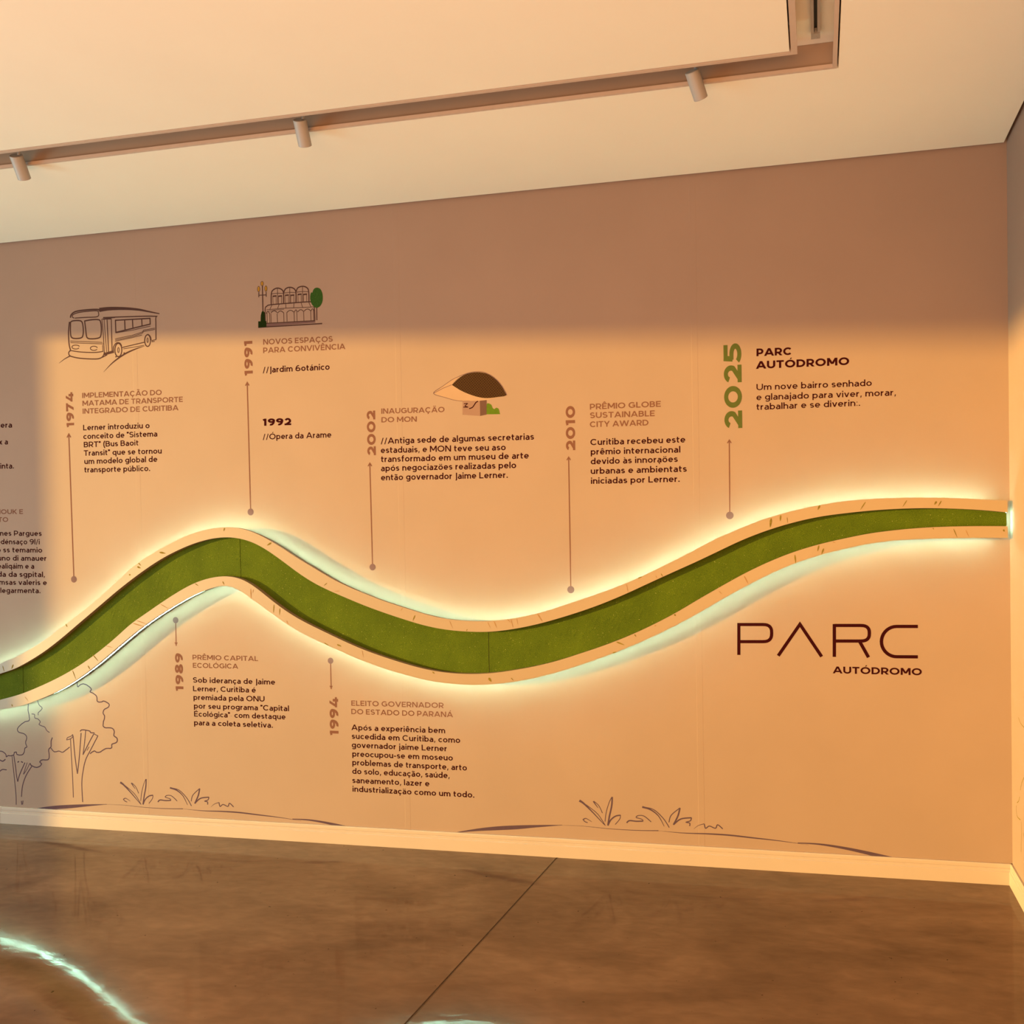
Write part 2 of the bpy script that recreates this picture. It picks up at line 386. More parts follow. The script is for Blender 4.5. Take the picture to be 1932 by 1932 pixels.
# the four edges of the wave, traced as pixels of the photograph
OT = [(0,1251.5),(28,1240.3),(56,1225.4),(83.8,1207.7),(111.8,1187.2),(149,1158.3),(186.3,1128.5),(222,1095.5),(261,1060.8),(286.6,1044.6),(317.6,1027.5),(348.7,1012),(379.8,1001.1),(410.8,995.4),(434,994.5),(465.2,999.6),(488.4,1008.9),(506,1018),(535.5,1036),(562,1053.6),(593.2,1072.2),(624.2,1091),(655.3,1106.4),(686.3,1119.5),(717.4,1131.7),(762,1146.3),(795.5,1156.9),(822,1163.9),(853.2,1169.3),(892,1171.9),(930.8,1171.6),(977.4,1165.6),(1016.2,1156.9),(1050,1146.5),(1086.6,1134.1),(1133.2,1118.6),(1179.8,1100.7),(1210.8,1087.5),(1241.9,1072.2),(1294,1046.3),(1345,1019.6),(1399.4,995.6),(1449,977),(1498.8,962.9),(1548.4,952.4),(1581,947.1),(1627,942.2),(1689.3,939.6),(1744,938.8),(1798.6,939.6),(1853.3,941.7),(1902,944.3)]
IT = [(0,1271),(28,1261.7),(56,1246.8),(83.8,1229.1),(111.8,1207.7),(149,1176),(186.3,1144.4),(223.5,1112.7),(250,1092),(271,1076.5),(302.1,1055.8),(333.2,1039.2),(364.2,1026),(395.3,1017),(423.2,1013.6),(452.7,1016),(480.7,1025),(506,1039.5),(535.5,1060.5),(562,1080.5),(593.2,1100.5),(624.2,1115.7),(655.3,1129),(686.3,1142),(717.4,1153.5),(762,1168.5),(795.5,1178.7),(822,1184.8),(853.2,1189.5),(892,1192.1),(923,1192.1),(961.9,1187.9),(1008.4,1179),(1050,1167.9),(1086.6,1156.6),(1133.2,1140.3),(1179.8,1120.9),(1226.3,1099.4),(1272.9,1078.2),(1320,1057),(1349.7,1042.8),(1399.4,1019.3),(1449,1000.2),(1498.8,985.3),(1548.4,974.5),(1600,967.7),(1634.7,964),(1689.3,960.2),(1744,958.7),(1798.6,959.6),(1853.3,962.3),(1899.7,966.5)]
IB = [(0,1320.4),(37.3,1310.2),(74.5,1295.3),(111.8,1277.6),(149,1256.1),(186.3,1229.5),(223.5,1198.4),(245,1178.5),(271,1160.3),(302.1,1138.6),(333.2,1118.4),(364.2,1101.3),(395.3,1090.7),(421.7,1087),(441.9,1088.6),(465.2,1097),(488.4,1113),(506,1127.5),(535.5,1150),(562,1166.9),(593.2,1183),(624.2,1198),(655.3,1212.7),(686.3,1225.9),(717.4,1237.2),(762,1251.6),(795.5,1260.9),(822,1266.3),(853.2,1270.2),(892,1271.8),(927.7,1270.2),(961.9,1265.8),(1008.4,1257.5),(1050,1247.4),(1086.6,1235.8),(1133.2,1220.3),(1179.8,1202.5),(1226.3,1181.5),(1272.9,1157.4),(1320,1129.5),(1349.7,1112.5),(1399.4,1084.7),(1449,1060.7),(1498.8,1041),(1548.4,1026.2),(1600,1014.5),(1634.7,1007.5),(1689.3,1000.2),(1744,995.5),(1798.6,993.3),(1853.3,992.6),(1899.7,992.8)]
OB = [(0,1338.7),(37.3,1332.5),(74.5,1319.5),(111.8,1302.7),(149,1279.4),(186.3,1251.5),(223.5,1219.8),(260,1189.5),(302.1,1159.5),(333.2,1140),(364.2,1123),(395.3,1110.6),(426.3,1104.7),(445,1109.8),(465.2,1123),(488.4,1140),(511.7,1156.5),(535.5,1174),(562,1190.5),(593.2,1206),(624.2,1220.5),(655.3,1234.5),(686.3,1247.7),(717.4,1259),(762,1272.5),(795.5,1281.5),(822,1286.5),(853.2,1290.4),(899.8,1292.3),(946.3,1289.6),(992.9,1282.6),(1050,1269),(1086.6,1257.6),(1133.2,1241.5),(1179.8,1223.7),(1226.3,1203.8),(1272.9,1180.9),(1320,1155.8),(1349.7,1138),(1399.4,1110.3),(1449,1084.9),(1498.8,1063.3),(1548.4,1047),(1600,1034.3),(1634.7,1026.9),(1689.3,1019.6),(1744,1016.8),(1798.6,1015.6),(1853.3,1015.2),(1902.5,1015.2)]

# ================================================================ THE ROOM
XL, YF, H, HT = -8.0, -7.5, 2.995, 3.14                # left wall, front wall, ceiling, top of the shell
JX = lambda y: -1.9211-.0395*(-y)                       # the saw cut in the slab
b = MB(); g = .0045
fl = lambda s, z: [(JX(y)+s, y, z) for y in (.05, YF-.1)]
b.add([(XL-.1, .05, 0), (XL-.1, YF-.1, 0)]+fl(-g, 0), [(0, 1, 3, 2)])
b.add(fl(g, 0)+[(.1, .05, 0), (.1, YF-.1, 0)], [(0, 1, 3, 2)])
b.add(fl(-g, 0)+fl(-g*.5, -.006), [(0, 1, 3, 2)], 1); b.add(fl(-g*.5, -.006)+fl(-g*.3, -.0025)+fl(g*.3, -.0025)+fl(g*.5, -.006), [(0, 1, 3, 2), (2, 3, 5, 4), (4, 5, 7, 6)], 0)
b.add(fl(g*.5, -.006)+fl(g, 0), [(0, 1, 3, 2)], 1)
b.box(XL-.1, .1, YF-.1, .05, -.06, -.012)
tag(b.build('floor', [M['concrete'], M['joint']]), kind='structure')

# back wall: vinyl sheets with a flat joint strip every 1.4 m
prof = [(XL-.1, 0)]
for s in (-6.85, -5.45, -4.058, -2.648, -1.2665):
    prof += [(s-.0158, 0), (s-.0145, -.00026), (s+.0105, -.00026), (s+.0118, 0)]
prof.append((.1, 0))
v = []; f = []
for i, (x, y) in enumerate(prof): v += [(x, y, 0), (x, y, HT)]
f += [(2*i, 2*i+2, 2*i+3, 2*i+1) for i in range(len(prof)-1)]
k = len(v); v += [(XL-.1, .1, 0), (XL-.1, .1, HT), (.1, .1, 0), (.1, .1, HT)]
f += [(k, k+1, k+3, k+2), (0, 1, k+1, k), (2*len(prof)-2, k+2, k+3, 2*len(prof)-1)]
tag(link('wall_back', v, f, M['wall']), kind='structure')
b = MB(); b.box(0, .1, YF-.1, 0, 0, HT); tag(b.build('wall_right', M['wall']), kind='structure')
b = MB(); b.box(XL-.1, .1, YF-.1, YF, 0, HT); tag(b.build('wall_front', M['wall']), kind='structure')
WY0, WY1, WZ = -(-4.588-XL)/SX, -6.9, 2.505+.062*(-4.605-XL)   # the tall window on the left that lets the evening sun in
b = MB(); b.box(XL-.1, XL, WY0, 0, 0, HT); b.box(XL-.1, XL, YF, WY1, 0, HT); b.box(XL-.1, XL, WY1, WY0, WZ, HT)
tag(b.build('wall_left', M['wall']), kind='structure')

# ceiling board with the L-shaped lighting slot and a shadow gap along the walls
OX, IX, OY, IY, RT, GAP = -.672, -.828, -.8025, -.957, 3.082, .013
b = MB()
b.box(XL+GAP, -GAP, OY, -GAP, H, RT)                    # strip along the back wall
b.box(OX, -GAP, YF+GAP, OY, H, RT)                      # strip along the right wall
b.box(XL+GAP, IX, YF+GAP, IY, H, RT)                    # the field
b.box(XL, 0, YF, 0, RT, HT)
tag(b.build('ceiling', M['ceiling']), kind='structure')
# slot frame: thin tan flange just inside the opening
b = MB(); gp, fz = .005, H-.002
f_far, f_near, f_in, f_out = .011, .016, .020, .014
def flange(x0, x1, y0, y1): b.box(x0, x1, y0, y1, fz, fz+.012)
flange(XL+GAP, OX-gp, OY-gp-f_far, OY-gp); flange(OX-gp-f_out, OX-gp, YF+GAP, OY-gp-f_far)
flange(XL+GAP, IX+gp+f_in, IY+gp, IY+gp+f_near); flange(IX+gp, IX+gp+f_in, YF+GAP, IY+gp)
b.box(XL+GAP, OX-gp, OY-gp-.003, OY-gp, fz+.012, RT-.001, 1); b.box(XL+GAP, IX+gp, IY+gp, IY+gp+.003, fz+.012, RT-.001, 1)
b.box(OX-gp-.003, OX-gp, YF+GAP, OY-gp-.003, fz+.012, RT-.001, 1); b.box(IX+gp, IX+gp+.003, YF+GAP, IY, fz+.012, RT-.001, 1)
tag(b.build('trim_1', [M['frame'], M['slot']]), kind='structure')

BB = [(0, 0), (.015, 0), (.015, .053), (.0115, .0565), (.0115, .064), (.009, .0665), (.0105, .069), (.0105, .080), (.0075, .085), (0, .085)]
b = MB(); b.sweep(BB, (-4.928, 0, 0), (0, 0, 0), (0, -1, 0)); b.sweep(BB, (XL, 0, 0), (-4.9295, 0, 0), (0, -1, 0))
tag(b.build('baseboard_back', M['white']), kind='structure')
b = MB(); b.sweep(BB, (0, YF, 0), (0, -.0001, 0), (-1, 0, 0)); tag(b.build('baseboard_right', M['white']), kind='structure')

# ================================================================ THE WAVE
D, TR, FB, BK, IN = .07, .028, .054, .010, .012         # face distance from the wall, turf recess, back of the rims, back of the core, inset of the core
XE = -.020
def curve(px):
    P = [onplane(x, y, 1, -D) for x, y in px]
    xs = np.array([p.x for p in P]); zs = np.array([p.z for p in P])
    s0 = (zs[2]-zs[0])/(xs[2]-xs[0])
    ex = np.array([xs[0]-.9, xs[0]-.5, xs[0]-.2]); ez = zs[0]+np.array([-.9*s0*.3, -.5*s0*.45, -.2*s0*.85])
    xs = np.concatenate([ex, xs]); zs = np.concatenate([ez, zs])
    gx = np.linspace(-5.6, XE, 420)
    m = np.zeros(len(xs)); dl = np.diff(zs)/np.diff(xs)     # cubic Hermite through the traced points
    m[1:-1] = (dl[:-1]*np.diff(xs)[1:]+dl[1:]*np.diff(xs)[:-1])/(xs[2:]-xs[:-2]); m[0] = dl[0]; m[-1] = dl[-1]
    i = np.clip(np.searchsorted(xs, gx)-1, 0, len(xs)-2); h = xs[i+1]-xs[i]; t = (gx-xs[i])/h
    z = (2*t**3-3*t**2+1)*zs[i]+(t**3-2*t**2+t)*h*m[i]+(-2*t**3+3*t**2)*zs[i+1]+(t**3-t**2)*h*m[i+1]
    kx = np.arange(-6, 7); kw = np.exp(-kx**2/(2*2.0**2)); kw /= kw.sum()
    zp = np.concatenate([2*z[0]-z[6:0:-1], z, 2*z[-1]-z[-2:-8:-1]])
    return gx, np.convolve(zp, kw, 'valid')
gx, zOT = curve(OT); _, zIT = curve(IT); _, zIB = curve(IB); _, zOB = curve(OB)
N = len(gx)
wave = thing('wave_ribbon', (-2.6, -.05, 1.0), 'long wavy wall box with cream rims and green turf, glowing along its edges', 'wall decoration')
def slab(lo, hi, y0, y1, name, mat, i0=0, i1=N, smooth=False):
    v = []; n = i1-i0
    for i in range(i0, i1): v += [(gx[i], y0, lo[i]), (gx[i], y0, hi[i]), (gx[i], y1, hi[i]), (gx[i], y1, lo[i])]
    f = []
    for i in range(n-1):
        a, c = 4*i, 4*i+4
        f += [(a, c, c+1, a+1), (a+1, c+1, c+2, a+2), (a+2, c+2, c+3, a+3), (a+3, c+3, c, a)]
    f += [(0, 1, 2, 3), (4*n-1, 4*n-2, 4*n-3, 4*n-4)]
    return link(name, v, f, mat, wave)
dT, dB = np.gradient(zOT, gx), np.gradient(zOB, gx)      # the core sits back from the rims by IN, measured square to the edge
cT, cB = zOT-IN*np.hypot(1, dT), zOB+.005*np.hypot(1, dB)
slab(zIT, zOT, -D, -FB, 'rim', M['rim']); slab(zOB, zIB, -D, -FB, 'rim', M['rim'])
slab(cB, cT, -(D-TR)+.0032, -BK, 'backing', M['core'], 0, N-1)
slab(zIT, cT, -FB, -(D-TR)+.0032, 'inner_edge', M['rim']); slab(cB, zIB, -FB, -(D-TR)+.0032, 'inner_edge', M['rim'])
cuts = [0]+[int(np.argmin(abs(gx-onplane(px, py, 1, -(D-TR)).x))) for px, py in ((42, 1275), (453, 1050), (925, 1230))]+[N]
for a, c in zip(cuts[:-1], cuts[1:]):
    n0 = a; n1 = min(c+1, N)
    px_ = gx.copy(); px_[n0] += .0013 if n0 else 0; px_[n1-1] -= .0013 if n1 < N else 0
    v = []; f = []; K = 10                               # a finely split face so that the pile has relief of its own
    for i in range(n0, n1):
        for k in range(K+1):
            z = zIB[i]+.001+(zIT[i]-zIB[i]-.002)*k/K
            v.append((px_[i], -(D-TR)-.0008*math.sin(PI*k/K)-random.uniform(0, .0008), z))
    R1 = K+1; n = n1-n0
    f = [(i*R1+k, (i+1)*R1+k, (i+1)*R1+k+1, i*R1+k+1) for i in range(n-1) for k in range(K)]
    q = len(v)
    for i in range(n0, n1): v += [(px_[i], -(D-TR)+.003, zIB[i]+.001), (px_[i], -(D-TR)+.003, zIT[i]-.001)]
    for i in range(n-1):
        f += [(q+2*i, q+2*i+2, (i+1)*R1, i*R1), (i*R1+K, (i+1)*R1+K, q+2*i+3, q+2*i+1), (q+2*i+1, q+2*i+3, q+2*i+2, q+2*i)]
    f += [tuple([q, q+1]+[k for k in range(K, -1, -1)])[:2]+tuple(range(K, -1, -1)), tuple([q+2*n-1, q+2*n-2]+[(n-1)*R1+k for k in range(K+1)])]
    link('turf_panel', v, f, M['turf'], wave, smooth=False)
for i in range(20, N-30, 57):
    b = MB(); b.tube((gx[i], -.0002, (zIB[i]+zIT[i])/2), (gx[i], -BK, (zIB[i]+zIT[i])/2), .02, n=16); b.build('wall_spacer', M['core'], wave)

def led(path, y0, y1, name):
    """tape with beads along a path [(x, z, nx, nz)] on the side of the box"""
    b = MB(); n = len(path)
    v = []
    for x, z, nx, nz in path: v += [(x+nx*.0008, y0, z+nz*.0008), (x+nx*.0008, y1, z+nz*.0008), (x, y0, z), (x, y1, z)]
    f = []
    for i in range(n-1):
        a, c = 4*i, 4*i+4
        f += [(a, c, c+1, a+1), (a+2, c+2, c, a), (a+1, c+1, c+3, a+3)]
    b.add(v, f, 0)
    s = [0]
    for p, q in zip(path[:-1], path[1:]): s.append(s[-1]+math.hypot(q[0]-p[0], q[1]-p[1]))
    t = .006
    while t < s[-1]-.003:
        i = int(np.clip(np.searchsorted(s, t)-1, 0, n-2)); u = (t-s[i])/(s[i+1]-s[i])
        x, z, nx, nz = [path[i][k]*(1-u)+path[i+1][k]*u for k in range(4)]; tx, tz = -nz, nx
        ym, r, hh = (y0+y1)/2, .0024, .0026
        P = lambda a, yy, o: (x+tx*a+nx*o, yy, z+tz*a+nz*o)
        b.add([P(-r, ym-r, .0009), P(r, ym-r, .0009), P(r, ym+r, .0009), P(-r, ym+r, .0009), P(-r, ym-r, hh), P(r, ym-r, hh), P(r, ym+r, hh), P(-r, ym+r, hh)],
              [(4, 5, 6, 7), (0, 1, 5, 4), (1, 2, 6, 5), (2, 3, 7, 6), (3, 0, 4, 7)], 1)
        t += .0096
    o = b.build(name, [M['tape'], M['led']], wave); o['label'] = 'bright greenish white light strip'
def edge(z, sgn):
    dz = np.gradient(z, gx); l = np.hypot(1, dz)
    return [(gx[i], z[i], sgn*-dz[i]/l[i], sgn*1/l[i]) for i in range(N-4)]
LY0, LY1 = -.047, -.038
led(edge(cT, 1), LY0, LY1, 'led_strip'); led(edge(cB, -1), LY0, LY1, 'led_strip')
b = MB(); b.box(gx[N-2]-.001, XE-.0028, -.0385, -BK, cB[-1]+.012, cT[-1]-.012); b.build('end_block', M['core'], wave)
led([(XE-.0028, z, 1, 0) for z in np.linspace(cB[-1]+.014, cT[-1]-.014, 8)], -.036, -.027, 'led_strip')

def flat(name, polys, mat, parent, off=.0004, right=False):
    """printed vinyl: flat shapes [(x, z)] lying on the back (or right) wall"""
    v = []; f = []
    for j, p in enumerate(polys):
        k = len(v); e = off+2e-6*(j % 50)                # overlapping strokes lie a hair apart
        v += [(-e, a, z) if right else (a, -e, z) for a, z in p]; f.append(tuple(range(k, k+len(p))))
    return link(name, v, f, mat, parent)

# leaf-like grass stains on the two rims (pixel ends of each mark, width)
MARKS = [((5, 1256), (8, 1267), 1.6, 0), ((25, 1254), (22, 1262), 3, 0), ((124, 1177), (127, 1183), 3, 0), ((219, 1095), (218, 1097), 2, 1), ((245, 1083), (244.6, 1086), 4, 0),
 ((261, 1062), (266, 1067), 2.4, 0), ((259, 1069), (265, 1072), 4, 0), ((301, 1042), (312, 1044), 4, 0), ((424, 996), (422, 1002), 3.5, 0), ((512, 1024), (504, 1029), 4, 0),
 ((617, 1100), (611, 1105), 1.6, 0), ((641, 1115), (631, 1115.5), 1.5, 1), ((760, 1147), (756, 1152), 1.4, 1), ((783, 1161), (779, 1171), 3, 0), ((848, 1171), (854, 1185), 1.2, 1),
 ((881.5, 1187), (880, 1191), 1.8, 0), ((920, 1174), (925, 1184), 1.4, 1), ((932, 1172), (937, 1184), 2.4, 1), ((957, 1168), (964, 1175), 1.8, 1), ((964, 1168), (968, 1184), 1.8, 1),
 ((975, 1167), (977, 1178), 1.2, 1), ((1014, 1158), (1023, 1172), 3, 1), ((1182, 1102), (1185, 1118), 1.2, 1), ((1204, 1091), (1211, 1088), 3, 0), ((1247, 1082), (1250.5, 1088), 2, 0), ((1237, 1086), (1240, 1092), 1.2, 1),
 ((1455, 978), (1453, 995), 5.5, 0), ((1473, 972), (1472, 983), 4, 0), ((1485, 976), (1486, 987), 1.4, 0), ((1547, 953), (1543, 962), 4.5, 0), ((1633, 947), (1623, 962), 2.4, 0), ((1711, 944), (1703, 956), 2, 0),
 ((1767, 946), (1763, 952), 4.5, 0), ((1776, 945), (1770, 955), 2.6, 0), ((1760, 996), (1762, 999), 2, 0), ((1799, 998), (1806, 1014), 2, 0), ((1822, 1000), (1828, 1013), 1.8, 1), ((1893, 999), (1895, 1003), 4, 0),
 ((22, 1329), (24, 1333), 2.5, 0), ((47, 1315), (53, 1322), 1, 1), ((137, 1265), (143, 1281), 1.8, 0), ((166, 1256), (170, 1263), 2.2, 0), ((175, 1235), (185, 1247), 2, 0), ((199, 1218), (213, 1222), 1, 1),
 ((251, 1176), (271, 1182), 2, 1), ((258, 1171), (276, 1177), 1.5, 1), ((303, 1140), (319, 1149), 1.2, 1), ((368, 1101), (374, 1105), 2, 0), ((420, 1097), (423, 1103), 2.4, 0), ((473, 1111), (474, 1131), 2.5, 1),
 ((478, 1112), (477, 1119), 1.6, 1), ((517, 1141), (516, 1156), 2.6, 0), ((528, 1148), (527.5, 1160), 2.4, 0), ((541, 1171), (544, 1179), 2, 1), ((612, 1213), (620, 1218), 2.4, 0), ((636, 1216), (644, 1219.5), 3.4, 0),
 ((683, 1227), (686, 1240), 1.2, 1), ((816, 1267.5), (820, 1271), 3, 0), ((922, 1279), (927, 1286), 6, 0), ((964, 1279), (969, 1284), 2, 0), ((1156, 1232), (1163, 1230), 3, 0), ((1163, 1211), (1178, 1217), 3.4, 0),
 ((1197, 1197), (1200, 1201), 2.6, 0), ((1235, 1181), (1238, 1179.5), 3, 1), ((1272, 1159), (1275, 1162), 4, 0), ((1404, 1087), (1412, 1102), 2.6, 1), ((1356, 1115), (1362, 1121), 1.2, 1), ((1499.5, 1047), (1501.5, 1063), 3.5, 0),
 ((1545, 1029), (1542.5, 1040), 3.4, 0), ((1554, 1035), (1550, 1046), 3.8, 0), ((1571, 1022), (1576, 1024), 1.6, 1)]
for (a, c, w, pale) in MARKS:
    P = [onplane(a[0]+(c[0]-a[0])*t, a[1]+(c[1]-a[1])*t, 1, -D) for t in (0, .3, .6, 1)]
    s = (P[0]-CAM).length/FPX
    q = ribbon([(p.x, p.z) for p in P], [.35*w*s, .8*w*s, .65*w*s, .2*w*s])
    v = []; f = []
    for p in q: k = len(v); v += [(x, -D-.0005, z) for x, z in p]; f.append(tuple(range(k, k+4)))
    link('leaf_fleck', v, f, M['stain_pale' if pale else 'stain'], wave)

# ================================================================ THE PRINTED TIMELINE
def line_polys(text, p0, p1, cap, t):
    """lettering whose baseline runs from pixel p0 to pixel p1 of the wall; cap height in pixels; t = weight"""
    a = Vector(W(*p0)); c = Vector(W(*p1)); d = c-a
    up = Vector((-d.y, d.x)).normalized()
    hgt = abs((Vector(W(p0[0]+up.x*cap, p0[1]-up.y*cap))-a).length)
    polys, wid = set_line(text, t)
    ex = d/wid
    return [[a+ex*x+up*(hgt*y) for x, y in p] for p in polys]
def lines(rows, cap, t):
    out = []
    for text, x0, y0, x1, y1 in rows: out += line_polys(text, (x0, y0), (x1, y1), cap, t)
    return out
def entry(label, at, year=None, heading=None, body=None, pointer=None, hcap=10, bcap=11, ht=.178, bt=.165, hmat='heading', name='timeline_entry', split=False):
    x, z = W(*at)
    e = thing(name, (x, 0, z), label, 'wall lettering')
    if year:
        text, p0, p1, cap, t, mat = year
        flat('year_number', line_polys(text, p0, p1, cap, t), M[mat], e)
    if heading: flat('heading', lines(heading, hcap, ht), M[hmat], e)
    if body and split:
        for row in body: flat('text_line', lines([row], bcap, bt), M['text'], e)
    elif body: flat('paragraph', lines(body, bcap, bt), M['text'], e)
    if pointer:
        tip, dot, r, solid = pointer
        a, c = Vector(W(*tip)), Vector(W(*dot)); s = (onplane(*dot, 1, 0)-CAM).length/FPX
        o = flat('pointer_line', ribbon([a, c], 2.1*s), M['heading'], e)
        d = (c-a).normalized(); n = Vector((-d.y, d.x))
        if solid: hd = [[a, a+d*6*s+n*3.2*s, a+d*6*s-n*3.2*s]]
        else: hd = ribbon([a+d*5*s+n*3.6*s, a-d*.6*s, a+d*5*s-n*3.6*s], 1.9*s)
        flat('arrow_head', hd, M['heading'], o, .00055)
        flat('end_dot', [ell(c.x, c.y, r*s, r*s, 0, 350, 35)], M['dot'], o, .0007)
    return e

entry('timeline entry for 1974, mauve capitals over six dark lines, under the bus drawing', (157, 891),
 ('1974', (139.8, 805.6), (138, 739.8), 14, .235, 'heading'),
 [('IMPLEMENTAÇÃO DO', 155.2, 751.1, 305, 745.2), ('MATAMA DE TRANSPORTE', 155.7, 765.9, 345, 758.3), ('INTEGRADO DE CURITIBA', 156.1, 780.7, 336.5, 774.1)],
 [('Lerner introduziu o', 157, 812, 282.2, 807.8), ('conceito de "Sistema', 157.4, 828.5, 296.7, 823.5), ('BRT" (Bus Baoit', 158.3, 844.1, 261.5, 840.4),
  ('Transit" que se tornou', 158.3, 860, 305, 855.7), ('um modelo global de', 159.3, 875.7, 296.7, 871.3), ('transporte público.', 159.3, 891.5, 283.3, 888.7)],
 ((129.8, 819.5), (139.5, 1093), 5.4, False), 9.8, 10.4)
entry('timeline entry for 1991, two lines of mauve capitals under the glasshouse drawing', (497, 703),
 ('1991', (476.9, 708.4), (475.9, 642.1), 15.4, .235, 'heading'),
 [('NOVOS ESPAÇOS', 496.6, 650.4, 627.7, 644.6), ('PARA CONVIVÊNCIA', 496.6, 666.3, 651.3, 658.7)],
 [('//Jardim 6otánico', 496, 703.6, 621.9, 697.4)], ((466.4, 722.2), (473, 966), 6, False), 10.4, 11.2)
entry('small entry with bold dark 1992 over one dark line, below the 1991 entry', (497, 829), None,
 [('1992', 496, 803.4, 549.4, 802)], [('//Ópera da Arame', 496, 829.5, 625, 825.3)], None, 13.4, 10.8, .25, .16, 'text')
entry('timeline entry for 2002, five dark lines beside the domed pavilion drawing', (719, 906),
 ('2002', (709.1, 859.2), (707.6, 774.5), 15.9, .235, 'heading'),
 [('INAUGURAÇÄO', 719.4, 780.7, 838.5, 777.6), ('DO MON', 719.6, 797.1, 786.3, 795.6)],
 [('//Antiga sede de algumas secretarias', 718.6, 837.6, 1007.4, 829.4), ('estaduais, e MON teve seu aso', 718.6, 855, 954, 849.4), ('transformado em um museu de arte', 719, 872, 997.5, 865),
  ('após negociazöes realizadas pelo', 719, 889, 973.7, 883.2), ('então governador Jaime Lerner.', 719, 906.4, 958.1, 901.6)],
 ((697.7, 874.3), (703, 1070), 6, False), 10, 11.4)
entry('timeline entry for 2010, three lines of mauve capitals over five dark lines', (1113, 913),
 ('2010', (1085.2, 849.8), (1084.6, 765.7), 17.4, .235, 'heading'),
 [('PRÊMIO GLOBE', 1113, 772.8, 1246.7, 767.4), ('SUSTAINABLE', 1113, 789.1, 1235.2, 785.2), ('CITY AWARD', 1113, 806.1, 1223.3, 802.6)],
 [('Curitiba recebeu este', 1113.9, 840, 1292.8, 834.8), ('prêmio internacional', 1114.6, 858, 1283.5, 853.7), ('devido às innorạöes', 1114.6, 876.1, 1278.7, 871.5),
  ('urbanas e ambientats', 1114.6, 894.3, 1295.7, 890), ('iniciadas por Lerner.', 1115, 913, 1282.4, 909.1)],
 ((1072.8, 863), (1077, 1112.5), 6.8, False), 10.8, 11.6)
entry('timeline entry with a large green upright 2025 and bold dark capitals', (1427, 773),
 ('2025', (1400.4, 808.3), (1398.3, 647.2), 33.4, .225, 'green2025'),
 [('PARC', 1427.2, 672.2, 1493.9, 669.6), ('AUTÓDROMO', 1427, 696.1, 1602, 688.5)],
 [('Um nove bairro senhado', 1427.2, 736.3, 1644.6, 728), ('e glanajado para viver, morar,', 1427.2, 755.2, 1690.2, 746.1), ('trabalhar e se diverin:.', 1427.2, 773.5, 1622.8, 765.7)],
 ((1375.9, 830.9), (1377, 972.5), 7, False), 14.4, 11.7, .225, .15, 'text')
entry('timeline entry for 1989 below the wave, beside the taller tree drawing', (364, 1373),
 ('1989', (346.1, 1304), (344.6, 1232.6), 14.5, .235, 'heading'),
 [('PRÊMIO CAPITAL', 363.4, 1244.5, 487.1, 1247.3), ('ECOLÓGICA', 364, 1259.8, 449, 1261.6)],
 [('Sob iderança de Jaime', 364.1, 1287.7, 519, 1291.7), ('Lerner, Curitiba é', 364.4, 1304, 482.5, 1306.8), ('premiada pela ONU', 365.2, 1320.3, 499.2, 1323.7),
  ('por seu programa "Capital', 366, 1336.6, 545.3, 1341.7), ('Écológica"· com destaque', 366.3, 1351.7, 538.7, 1357.3), ('para a coleta seletiva.', 366.3, 1368.1, 514.8, 1373.1)],
 ((332.5, 1218.6), (331.5, 1170), 5.4, True), 9.2, 10)
entry('timeline entry for 1994 below the wave, a tall paragraph of eight dark lines', (664, 1500),
 ('1994', (638.7, 1387.8), (637.8, 1315.5), 16.2, .235, 'heading'),
 [('ELEITO GOVERNADOR', 662.9, 1331.4, 837.1, 1336), ('DO ESTADO DO PARANÁ', 662.9, 1347.2, 854.5, 1353.2)],
 [('Após a experiência bem', 663.3, 1377.4, 839.9, 1383.5), ('sucedida em Curitiba, como', 663.8, 1393.8, 868.2, 1401.8), ('governador jaime Lerner', 663.8, 1410.5, 843.3, 1417.6),
  ('preocupou-se em moseuo', 664.8, 1427.3, 854.3, 1435.1), ('problemas de transporte, arto', 664.8, 1443.5, 880.9, 1453.8), ('do solo, educação, saúde,', 664.8, 1459.9, 848.3, 1468.3),
  ('saneamento, lazer e', 664.8, 1477.1, 810.1, 1483.6), ('industrializaçäo como um todo.', 665.3, 1493.5, 894.9, 1505)],
 ((624.9, 1300.2), (623.8, 1246.6), 5.5, True), 9.9, 10.6)
entry('cut-off lettering at the far left edge, three short widely spaced lines', (0, 884), None, None,
 [('Rera', -9, 807.4, 22.8, 806.6), ('ox a', -10, 839, 15, 838.3), ('uinta.', -7, 884.6, 26.5, 883.8)], None, 10, 10.2, split=True)
entry('cut-off entry at the far left edge, mauve capitals over an eight-line paragraph', (0, 1119), None,
 [('NOUK E', -8, 969.9, 43.5, 969.7), ('ETO', -11, 984.7, 15.5, 984.6)],
 [('enes Pargues', -8, 1010.7, 78.7, 1011.1), ('odénsaço 9l/i', -6, 1026.6, 75, 1027.1), ('o ss temamio', -6, 1042, 79.7, 1042.6), ('uno di amauer', -4, 1057.5, 88, 1058.1),
  ('ealiqáim e a', -4, 1072.6, 64.6, 1073), ('da da sgpital,', -4, 1088, 84.9, 1088.8), ('smsas valeris e', -8, 1103, 88.4, 1104), ('ilegarmenta.', -2, 1118.6, 76.6, 1119.2)], None, 8.8, 9.6)

